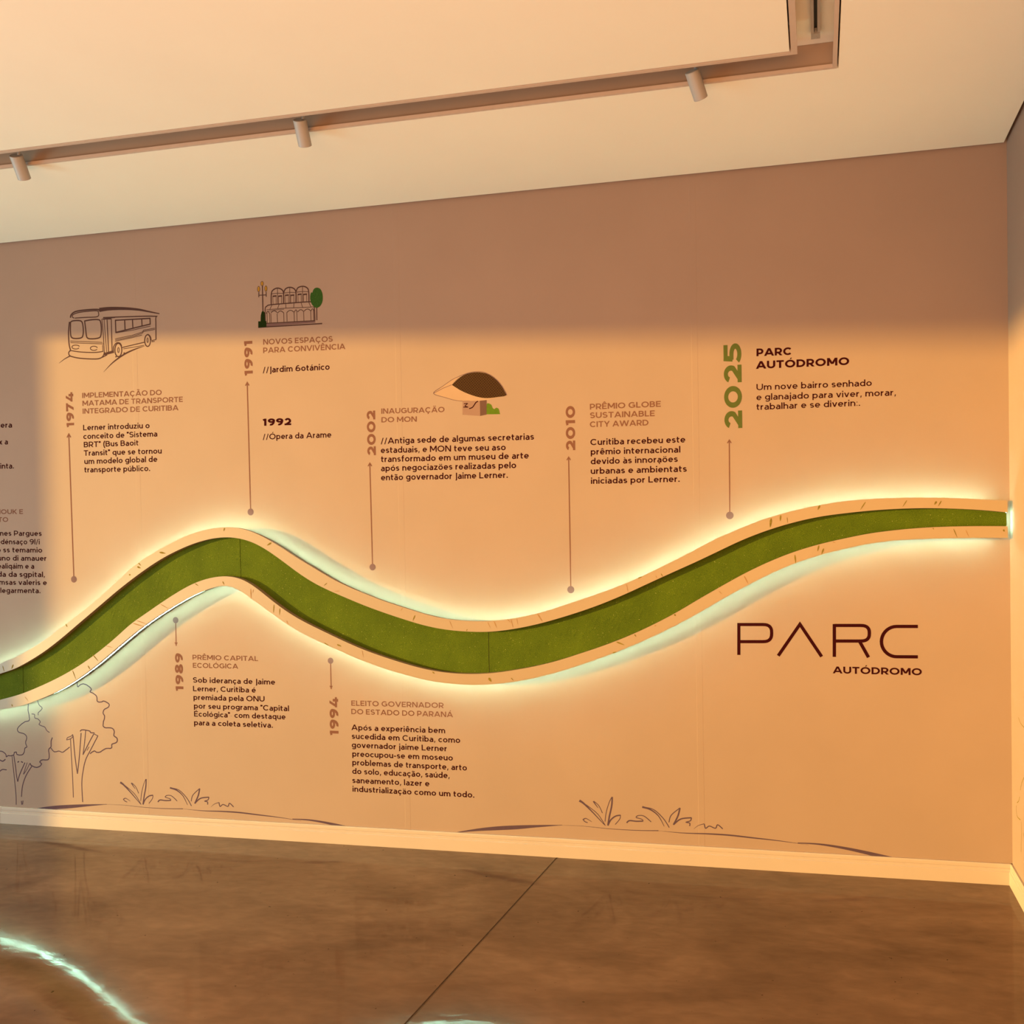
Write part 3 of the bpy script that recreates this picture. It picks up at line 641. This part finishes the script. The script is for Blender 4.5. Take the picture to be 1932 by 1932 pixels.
# logo lettering: four thin wide letters and a bold line under them
lx, lz = W(1390, 1280)
logo = thing('logo_lettering', (lx, 0, lz), 'big thin dark wide-set lettering low on the wall at the right, no year beside it', 'logo')
def lg(name, paths, mat='text'):
    out = []
    for p in paths:
        q = [W(1340+x/4.391, 1140+y/4.391) for x, y in p]
        out += ribbon(q, .0136)
    flat(name, out, M[mat], logo)
def rb(x0, x1, y0, y1, rx):                              # flat-sided bowl of the P and the R
    m = (y0+y1)/2; ry = (y1-y0)/2
    return [(x0, y0), (x1-rx, y0)]+[(x1-rx+rx*math.sin(a)**.75, m-ry*math.copysign(abs(math.cos(a))**.75, math.cos(a))) for a in [PI*k/14 for k in range(1, 14)]]+[(x1-rx, y1), (x0, y1)]
lg('letter', [[(237, 420), (237, 155)], rb(237, 509, 168, 310, 75)])
lg('letter', [[(563, 427), (743, 166), (923, 434)]])
lg('letter', [[(1028, 436), (1028, 164)], rb(1028, 1318, 176, 305, 75), [(1236, 306), (1311, 440)]])
lg('letter', [[(1720, 184), (1545, 184)]+[(1545-127*math.sin(a), 309.5-125.5*math.cos(a)) for a in [PI*k/18 for k in range(1, 18)]]+[(1545, 435), (1720, 436)]])
flat('small_line', lines([('AUTÓDROMO', 1571.9, 1270.3, 1739.1, 1274.2)], 13, .21), M['text'], logo)

# ================================================================ THE PRINTED DRAWINGS
def pen(org, sc_, wmul=1.0, right=False):
    """strokes given in the enlarged drawing's own units -> ribbons on the wall"""
    wf = WR if right else W
    def S(pts, w, taper=False, close=False):
        q = [wf(org[0]+x/sc_, org[1]+y/sc_) for x, y in pts]
        if close: q.append(q[0])
        s = (onplane(org[0]+pts[0][0]/sc_, org[1]+pts[0][1]/sc_, 0 if right else 1, 0)-CAM).length/FPX/sc_
        if taper == 'both': n = len(q); ws = [w*s*wmul*max(.12, math.sin(PI*(i+.15)/(n-.7))) for i in range(n)]
        elif taper == 'end': n = len(q); ws = [w*s*wmul*(1-.8*i/(n-1)) for i in range(n)]
        elif taper == 'start': n = len(q); ws = [w*s*wmul*(.15+.85*i/(n-1)) for i in range(n)]
        else: ws = w*s*wmul
        return ribbon(q, ws)
    def F(pts): return [[wf(org[0]+x/sc_, org[1]+y/sc_) for x, y in pts]]
    return S, F
def smooth(p, k=5, wig=0):
    """Catmull-Rom through the points, with an optional hand tremor"""
    out = []
    q = [p[0]]+list(p)+[p[-1]]
    for i in range(1, len(q)-2):
        for j in range(k):
            t = j/k
            c = [.5*(2*q[i][d]+(q[i+1][d]-q[i-1][d])*t+(2*q[i-1][d]-5*q[i][d]+4*q[i+1][d]-q[i+2][d])*t*t+(3*q[i][d]-q[i-1][d]-3*q[i+1][d]+q[i+2][d])*t**3) for d in (0, 1)]
            out.append((c[0]+random.uniform(-wig, wig), c[1]+random.uniform(-wig, wig)))
    out.append(p[-1]); return out
def ring(cx, cy, rx, ry, n=26): return [(cx+rx*math.cos(2*PI*i/n), cy+ry*math.sin(2*PI*i/n)) for i in range(n)]

# bus
x, z = W(210, 680)
bus = thing('bus_drawing', (x, 0, z), 'brown line drawing of an old city bus on a road, upper left of the wall', 'wall drawing')
S, F = pen((0, 480), 4.6, 1.2)
o = S(smooth([(862, 482), (950, 471), (1080, 470), (1200, 479), (1290, 496), (1385, 515)]), 26, 'end')
o += S(smooth([(612, 550), (620, 522), (660, 495), (760, 481), (850, 478), (862, 490)]), 9)
o += S(smooth([(645, 553), (630, 545), (632, 525), (680, 505), (780, 492), (842, 490), (854, 502), (846, 540), (740, 547), (650, 553)]), 6)
o += S(smooth([(603, 585), (595, 680), (600, 780), (612, 830)]), 8)
o += S(smooth([(612, 590), (632, 577), (690, 575), (714, 592), (723, 650), (720, 700), (705, 724), (650, 730), (618, 715), (611, 660)]), 8, close=True)
o += S(smooth([(735, 578), (790, 568), (850, 566), (872, 582), (880, 640), (876, 700), (860, 724), (800, 733), (756, 722), (745, 660)]), 8, close=True)
o += S([(610, 752), (760, 758), (890, 764)], 4)+S([(612, 766), (760, 772), (896, 777)], 4)
o += S(ring(657, 804, 33, 17)[2:], 5)+S(ring(815, 815, 31, 18)[2:], 5)+S([(612, 830), (600, 845)], 5)
o += S([(884, 560), (897, 700), (905, 862)], 5)+S([(890, 785), (893, 840)], 4)
o += S([(903, 562), (925, 848)], 4)+S([(930, 566), (942, 848)], 6)+S([(966, 564), (973, 838)], 6)+S([(890, 562), (968, 560)], 6)
o += S(smooth([(612, 835), (598, 848), (599, 870), (620, 886), (700, 902), (830, 908), (880, 896), (900, 872), (906, 845)]), 7)
o += S(smooth([(605, 833), (700, 847), (820, 851), (896, 842)]), 6)
o += S([(905, 866), (988, 843)], 16)+S([(885, 895), (930, 872)], 6)
o += S(ring(1027, 830, 30, 58), 7, close=True)+S(smooth([(986, 856), (985, 805), (1010, 769), (1040, 770), (1056, 795)]), 6)+S(ring(1028, 830, 7, 22), 4, close=True)
o += S(ring(1281, 748, 25, 51), 7, close=True)+S(smooth([(1254, 752), (1262, 712), (1285, 695), (1306, 716), (1312, 745)]), 6)+S(ring(1281, 745, 6, 20), 4, close=True)
o += S([(1002, 572), (1302, 555), (1304, 605), (1006, 677)], 8, close=True)+S([(1082, 568), (1086, 657)], 8)+S([(1150, 564), (1154, 640)], 8)+S([(1230, 559), (1233, 622)], 8)
o += S(smooth([(895, 549), (1100, 541), (1340, 537), (1352, 560), (1354, 740)]), 7)+S([(890, 560), (1000, 548)], 5)
for dy in (0, 11): o += S([(1000, 733+dy), (1150, 702+dy), (1235, 674+dy), (1247, 658+dy), (1345, 640+dy)], 4)
o += S([(1000, 754), (1150, 722), (1232, 700)], 4)+S([(1010, 681), (1160, 655), (1306, 622)], 4)
o += S([(1060, 808), (1255, 762)], 6)+S([(1070, 820), (1250, 790)], 4)+S([(1354, 740), (1318, 748), (1320, 758), (1342, 754)], 5)
flat('bus_outline', o, M['ink'], bus)
flat('road_line', S(smooth([(512, 945), (560, 908), (612, 880)]), 8, 'start'), M['ink'], bus); flat('road_line', S(smooth([(900, 1020), (980, 938), (1080, 866), (1180, 820), (1258, 795)]), 10, 'both')+S(ring(1078, 857, 4, 3), 5, close=True)+S(ring(1006, 889, 3, 3), 4, close=True), M['ink'], bus)

# glasshouse
x, z = W(545, 618)
gh = thing('glasshouse_drawing', (x, 0, z), 'small drawing of an arched glasshouse between a street lamp and a round green tree', 'wall drawing')
S, F = pen((420, 480), 4.83)
o = S(smooth([(391, 628), (388, 500), (404, 472), (440, 459), (620, 444), (800, 432), (828, 452), (835, 480), (841, 604)]), 9)
for P in ([(443, 456), (445, 355), (464, 322), (500, 307), (538, 320), (555, 352), (557, 450)], [(556, 350), (574, 314), (612, 300), (650, 312), (668, 345), (669, 443)], [(668, 345), (686, 305), (728, 291), (766, 302), (784, 335), (787, 436)]): o += S(smooth(P), 10)
for c, dy in ((500, 8), (612, 0), (728, -8)):
    o += S([(c, 302+dy), (c+2, 446+dy)], 5)+S([(c-52, 352+dy), (c, 346+dy), (c+52, 348+dy)], 5)
    for s in (-26, 24):
        o += S([(c+s-18, 374+dy), (c+s+18, 370+dy)], 12)+S([(c+s-16, 378+dy), (c+s-14, 444+dy)], 4)+S([(c+s+14, 376+dy), (c+s+15, 442+dy)], 4)
o += S(smooth([(400, 506), (560, 491), (700, 485), (835, 478)]), 5)+S(smooth([(400, 522), (500, 505), (560, 500)]), 4)
for a, c, d, e in ((450, 460, 430, 503), (515, 455, 500, 498), (575, 450, 578, 492), (650, 446, 648, 488), (715, 440, 730, 484), (785, 436, 806, 480)): o += S([(a, c), (d, e)], 5)
for a, c, y in ((398, 425, 524), (440, 497, 518), (500, 555, 520), (585, 650, 514), (655, 680, 510), (685, 738, 508), (742, 803, 502), (806, 832, 500)):
    o += S(smooth([(a, y+16), ((a*3+c)/4, y+2), ((a+c)/2, y-4), ((a+c*3)/4, y), (c, y+12)]), 6)
for a, y0, y1 in ((405, 532, 624), (428, 532, 622), (440, 540, 622), (497, 540, 618), (557, 530, 615), (585, 530, 612), (651, 526, 610), (676, 520, 608), (738, 520, 606), (803, 512, 603), (828, 508, 602)): o += S([(a, y0), (a+3, y1)], 5)
o += S([(395, 629), (842, 604)], 8)+S([(326, 665), (908, 630)], 10)
flat('building', o, M['ink'], gh)
flat('step', F([(400, 634), (844, 609), (846, 622), (400, 655)]), M['dot'], gh)
flat('hedge', F([(325, 610), (400, 608), (400, 662), (325, 666)])+F([(346, 612), (349, 555), (358, 522), (370, 514), (384, 530), (388, 612)]), M['darkgreenink'], gh, .00055)
flat('tree_crown', F(smooth([(818, 350), (832, 316), (860, 303), (893, 318), (912, 368), (910, 430), (886, 474), (850, 487), (816, 458), (799, 412), (800, 368), (810, 345), (816, 352)], 4)), M['greenink'], gh, .00055)
flat('tree_trunk', S([(857, 405), (859, 600)], 9)+S([(858, 462), (881, 405)], 5)+S([(858, 448), (846, 420)], 5), M['ink'], gh)
lm = flat('street_lamp', S([(363, 285), (370, 612)], 10)+S([(330, 390), (331, 345)], 8)+S([(328, 373), (400, 369)], 7)+S([(398, 386), (397, 342)], 8)+sum((S(ring(cx, cy, rx, ry), 6, close=True) for cx, cy, rx, ry in ((360, 266, 11, 19), (329, 316, 10, 24), (395, 312, 10, 24))), []), M['ink'], gh)
flat('lamp_globe', F(ring(360, 266, 10, 18))+F(ring(329, 316, 9, 22))+F(ring(395, 312, 9, 22)), M['amber'], lm, .0006)

# pavilion
x, z = W(900, 785)
pv = thing('pavilion_drawing', (x, 0, z), 'drawing of a pavilion, dark latticed lens-shaped dome on a square pedestal by a green bush', 'wall drawing')
S, F = pen((660, 660), 4.83)
flat('cream_hull', F([(762, 397), (850, 350), (930, 318), (1000, 365), (1080, 402), (1090, 466), (1027, 467), (960, 460), (870, 435)])+F([(1080, 402), (1180, 433), (1260, 440), (1420, 416), (1270, 455), (1185, 464), (1090, 466)])+F([(762, 397), (850, 330), (930, 275), (1000, 240), (930, 318), (850, 350)]), M['podlight'], pv)
flat('hull_outline', S(smooth([(1000, 240), (930, 274), (850, 330), (762, 397), (870, 435), (960, 460), (1027, 467)]), 4)+S([(762, 397), (850, 350), (928, 319)], 4)+S(smooth([(1000, 240), (1080, 211), (1160, 199), (1230, 208), (1310, 250), (1380, 322), (1431, 413)]), 5), M['mauve'], pv, .0007)
flat('dome', F(smooth([(930, 320), (985, 266), (1050, 225), (1130, 206), (1210, 208), (1290, 236), (1350, 290), (1395, 350), (1428, 412), (1350, 430), (1260, 440), (1180, 433), (1080, 402), (1000, 365)])), M['pod'], pv, .0006)
pd = flat('pedestal', F([(1027, 466), (1185, 462), (1188, 603), (1027, 592)]), M['pedestal'], pv)
flat('pedestal_side', F([(1185, 460), (1247, 452), (1247, 590), (1188, 603)]), M['pedestal_side'], pd)
flat('squiggle', S(smooth([(1088, 536), (1118, 524), (1145, 486), (1150, 480), (1168, 468)]), 9)+S(smooth([(1040, 492), (1072, 490), (1050, 512), (1076, 522), (1034, 522)]), 7), M['text'], pd, .0007)
flat('bush', F(smooth([(1247, 588), (1248, 500), (1262, 488), (1288, 500), (1302, 530), (1318, 540), (1334, 528), (1356, 540), (1366, 575), (1370, 586)]))+S([(1030, 587), (1035, 585)], 3), M['bush'], pv)

# trees
def tree(label, at, trunk, crown, name='tree_drawing'):
    x, z = W(*at); e = thing(name, (x, 0, z), label, 'wall drawing')
    S, F = pen((0, 1240), 4.025)
    flat('trunk', sum((S(smooth(p), w) for p, w in trunk), []), M['line'], e); flat('crown', sum((S(smooth(p, 4, .8), w) for p, w in crown), []), M['line'], e)
tree('smaller line drawing of a tree at the left edge with a forked trunk in shade', (35, 1518),
 [([(92, 750), (100, 830), (110, 920), (122, 1050), (123, 1120)], 5), ([(105, 745), (118, 830), (126, 900), (135, 945)], 6), ([(135, 945), (150, 890), (190, 800)], 6), ([(178, 890), (192, 845), (207, 800)], 4),
  ([(180, 888), (205, 850), (226, 806)], 4), ([(242, 828), (200, 895), (172, 975), (163, 1060)], 6), ([(163, 1090), (166, 1120)], 6), ([(175, 1088), (172, 1118)], 5)],
 [([(-30, 722), (0, 713), (25, 720), (45, 738), (48, 756), (62, 747), (82, 748), (105, 740), (110, 723), (125, 722), (130, 738), (165, 742), (184, 722), (190, 690), (205, 680), (195, 650), (203, 605), (180, 580), (145, 570), (132, 548), (150, 520), (190, 490), (222, 480), (222, 445), (214, 400), (215, 355), (216, 300)], 6),
  ([(240, 430), (262, 435), (265, 460), (290, 470), (306, 490), (298, 512), (340, 530), (355, 555), (377, 572)], 5), ([(275, 280), (287, 335), (300, 365), (320, 385), (308, 405), (292, 420), (290, 440)], 5),
  ([(398, 610), (388, 640), (388, 680), (370, 700), (374, 750), (364, 778), (320, 780), (303, 795), (316, 810), (300, 830), (270, 836), (236, 820), (230, 804)], 7),
  ([(133, 798), (145, 790)], 7), ([(160, 793), (175, 798)], 7), ([(-20, 776), (0, 780), (20, 790), (42, 774)], 7), ([(-15, 872), (0, 865), (20, 852), (52, 855)], 6)])
tree('taller tree drawing left of the 1989 entry, crown reaching the wave', (145, 1508),
 [([(535, 620), (545, 800), (553, 950), (557, 1065)], 5), ([(555, 595), (570, 760), (588, 885)], 6), ([(588, 885), (602, 760), (616, 575)], 6), ([(630, 740), (641, 660), (651, 555)], 5), ([(630, 740), (678, 645), (712, 583)], 6),
  ([(743, 598), (690, 700), (650, 780), (630, 870), (621, 960), (628, 1100)], 6), ([(660, 708), (676, 680)], 4)],
 [([(505, 628), (515, 610), (540, 600), (552, 588), (552, 604), (530, 622), (505, 628)], 5), ([(608, 562), (625, 551), (680, 560), (688, 572), (718, 575)], 7), ([(712, 582), (745, 598)], 5),
  ([(585, 150), (589, 222), (612, 208), (640, 203), (680, 225), (695, 245), (684, 262), (710, 275), (735, 300), (740, 335), (770, 340), (786, 333), (818, 346), (831, 362), (820, 382), (795, 395), (782, 422), (795, 450), (785, 495), (784, 522), (800, 535), (832, 536), (856, 542), (868, 565), (865, 595), (888, 615), (886, 645), (850, 662), (845, 690), (800, 695), (760, 720), (735, 722), (715, 712), (683, 732)], 7),
  ([(388, 690), (405, 712), (422, 718), (450, 712), (475, 722), (500, 705), (530, 682)], 6)])

# strokes of another tree on the right wall, just inside the frame
y, z = WR(1925, 1600)
t3 = thing('tree_drawing', (0, y, z), 'few brown strokes of a line drawing on the right-hand wall', 'wall drawing')
S, F = pen((1860, 1280), 4.03, right=True)
flat('crown', S(smooth([(247, 295), (265, 340), (290, 372), (330, 420)]), 5)+S(smooth([(275, 790), (268, 820), (262, 850)], 4, 1), 6)+S(smooth([(258, 900), (250, 932), (238, 945)]), 6)+S(smooth([(234, 965), (232, 1000), (240, 1050), (264, 1076)], 4), 6)+S(smooth([(275, 790), (300, 740), (350, 700)]), 5), M['stain'], t3, .0004, True)
flat('trunk', S([(270, 1090), (272, 1180), (268, 1320)], 5)+S([(285, 1175), (292, 1205), (296, 1300)], 6), M['stain'], t3, .0004, True)

# grass clumps and ground lines: drawn once, printed twice (the same artwork 2.39 m further left)
S, F = pen((840, 1460), 3.331)
clump = [([(843, 168), (870, 186), (925, 240), (1002, 322)], 15, 'end'), ([(846, 168), (900, 205), (960, 255), (1006, 325)], 4, False), ([(931, 172), (946, 195), (962, 215)], 9, 'end'), ([(934, 172), (965, 200), (988, 247)], 4, False),
 ([(1004, 300), (1012, 240), (1030, 180), (1047, 145)], 4, False), ([(1049, 145), (1046, 200), (1032, 265), (1022, 325)], 9, False), ([(1022, 325), (1040, 290), (1070, 266), (1102, 260)], 8, False), ([(1102, 260), (1096, 285), (1068, 318)], 4, False),
 ([(865, 288), (882, 280), (900, 288), (922, 302)], 7, 'end'), ([(866, 288), (878, 300), (895, 307)], 5, False)]
fern = [([(1140, 308), (1158, 294), (1200, 298), (1244, 297)], 8, False), ([(1244, 297), (1235, 285), (1200, 274), (1214, 262), (1250, 266), (1294, 302)], 5, False), ([(1238, 208), (1290, 225), (1340, 265), (1376, 330)], 12, 'end'),
 ([(1244, 208), (1310, 225), (1370, 280), (1408, 338)], 5, False), ([(1406, 305), (1420, 260), (1475, 214)], 5, False), ([(1475, 214), (1462, 265), (1434, 320)], 9, False), ([(1434, 320), (1480, 284), (1548, 276)], 8, False),
 ([(1548, 276), (1540, 295), (1514, 304), (1536, 310), (1536, 328)], 6, False), ([(1562, 346), (1590, 325), (1628, 314)], 5, 'start'), ([(1628, 314), (1636, 342), (1660, 328), (1698, 342), (1712, 320), (1744, 346)], 6, False)]
gl = S(smooth([(55, 370), (200, 352), (330, 342), (450, 336), (570, 329), (735, 322)]), 24, 'both')+S(smooth([(700, 322), (860, 328), (1030, 345), (1200, 355), (1340, 357)]), 5, 'start')+S(smooth([(1335, 357), (1500, 372), (1650, 377), (1790, 386), (1932, 402), (2092, 420), (2285, 447)]), 9, 'both')+S(smooth([(2215, 434), (2350, 442), (2500, 465), (2660, 499), (2850, 545), (2990, 578)]), 30, 'start')
arts = []
for name, strokes, group, l1 in (('grass_clump_drawing', [clump[0:2], clump[2:4], clump[4:6], clump[6:8], clump[8:10]], 'grass clump drawings', 'spiky grass drawing at right, just left of the wall joint, below the wave dip'),
                                 ('fern_drawing', [fern[0:2], fern[2:4], fern[4:6], fern[6:8], fern[8:10]], 'fern drawings', 'low arching fern drawing at right, crossing the third wall joint')):
    P = [sum((S(smooth(p), w, tp) for p, w, tp in leaf), []) for leaf in strokes]
    x, z = P[0][0][0]; e = thing(name, (x, 0, z), l1, 'wall drawing', group)
    for leaf in P: flat('leaf', leaf, M['line'], e)
    arts.append(e)
e = flat('ground_line_drawing', [[(max(a, -9), zz) for a, zz in p] for p in gl], M['line'], None)
tag(e, 'long brush line of sloping ground at right, under the spiky grass and fern', 'wall drawing', 'ground line drawings'); arts.append(e)
for e, l2 in zip(arts, ('spiky grass drawing at left, between the tree drawings and the 1989 entry', 'low arching fern drawing at left, below the 1989 entry', 'long brush line of sloping ground at left, under the 1989 entry')):
    c = e.copy(); C.objects.link(c); c.location = e.location+Vector((-2.393, 0, -.0185)); c['label'] = l2
    for ch in e.children:
        d = ch.copy(); C.objects.link(d); d.parent = c

# ================================================================ THE TRACK LIGHTS
TY = -.88                                               # centre line of the long slot
tx = -.745                                              # centre line of the short slot
def rail(label, a, c, name='lighting_track'):
    r = thing(name, ((a[0]+c[0])/2, (a[1]+c[1])/2, RT), label, 'track', 'ceiling lighting tracks')
    w, s, h = .0145, .0055, .022
    alongx = abs(a[0]-c[0]) > abs(a[1]-c[1])
    def bx(b, u0, u1, v0, v1, z0, z1, m=0):             # u along the track, v across
        if alongx: b.box(u0, u1, TY+v0, TY+v1, z0, z1, m)
        else: b.box(tx+v0, tx+v1, u0, u1, z0, z1, m)
    u0, u1 = (a[0], c[0]) if alongx else (a[1], c[1])
    u0, u1 = min(u0, u1), max(u0, u1)
    b = MB(); bx(b, u0, u1, -w, -s, RT-h, RT); bx(b, u0, u1, s, w, RT-h, RT); bx(b, u0, u1, -s, s, RT-.004, RT); b.build('housing', M['lamp'], r)
    b = MB(); bx(b, u0, u1-.02, -s, s, RT-.0055, RT-.004); bx(b, u0, u1-.02, -s, -s+.0015, RT-h+.004, RT-.0055); bx(b, u0, u1-.02, s-.0015, s, RT-h+.004, RT-.0055); b.build('dark_groove', M['dark'], r)
    b = MB(); bx(b, u1-.022, u1+.012, -w, w, RT-h-.002, RT); bx(b, u1-.002, u1+.006, -.006, .006, RT-h-.003, RT-h-.002); b.build('end_cap', M['lamp'], r)
    return r
rail('pale track with a dark groove in the short ceiling slot at upper right', (tx, YF+.1), (tx, -.90))
rail('pale track inside the long ceiling slot, carrying the three spotlights', (XL+.1, TY), (-.86, TY))

def spot(label, x0, z0, x1, z1):
    ax = Vector((x1-x0, -.012, z1-z0)).normalized()
    top, bot = Vector((x0, TY+.002, z0)), Vector((x1, TY+.06, z1))
    r = thing('track_spotlight', (x0+.02, TY, RT-.022), label, 'spotlight', 'track spotlights')
    R0 = .0245
    b = MB(); ax = (bot-top).normalized()
    n = 40; u = Vector((0, 1, 0)); u = (u-ax*u.dot(ax)).normalized(); w = ax.cross(u)
    L = (bot-top).length
    prof = [(0, 0), (R0-.002, 0), (R0, .0015), (R0, L-.001), (R0-.0006, L), (R0-.0025, L), (R0-.003, L-.02), (0, L-.02)]
    v = []; f = []
    for rr, t in prof: v += [top+ax*t+(u*math.cos(2*PI*i/n)+w*math.sin(2*PI*i/n))*max(rr, 1e-5) for i in range(n)]
    for k in range(len(prof)-1): f += [(k*n+i, k*n+(i+1) % n, (k+1)*n+(i+1) % n, (k+1)*n+i) for i in range(n)]
    link('body', v, f, M['lamp'], r)
    b = MB(); c = top+ax*(L-.016); b.tube(c, c+ax*.004, R0-.004, n=n); b.build('lens', M['dark'], r)
    st = top+w*(-1 if w.x < 0 else 1)*(R0*.55)
    b = MB(); b.tube(st-ax*.002, Vector((x0+.024, TY, RT-.016)), .005, n=14); b.build('stem', M['lamp'], r)
    b = MB(); b.box(x0-.035, x0+.045, TY-.0052, TY+.0052, RT-.019, RT-.006); b.box(x0-.03, x0+.04, TY-.013, TY+.013, RT-.0262, RT-.0222); b.build('track_adapter', M['lamp'], r)
for label, px in (('pale cylinder spotlight nearest the corner of the ceiling slot', ((1305.2, 133.5), (1322.4, 185.9))), ('pale cylinder spotlight in the middle of the long ceiling slot', ((565.4, 225.4), (575.7, 275))),
                  ('pale cylinder spotlight by the left end of the picture', ((30, 292.7), (46.1, 337.2)))):
    a = onplane(*px[0], 1, TY+.002); c = onplane(*px[1], 1, TY+.06)
    spot(label, a.x, a.z, c.x, c.z)
for o in bpy.data.objects:
    if '_o' in o.keys(): del o['_o']
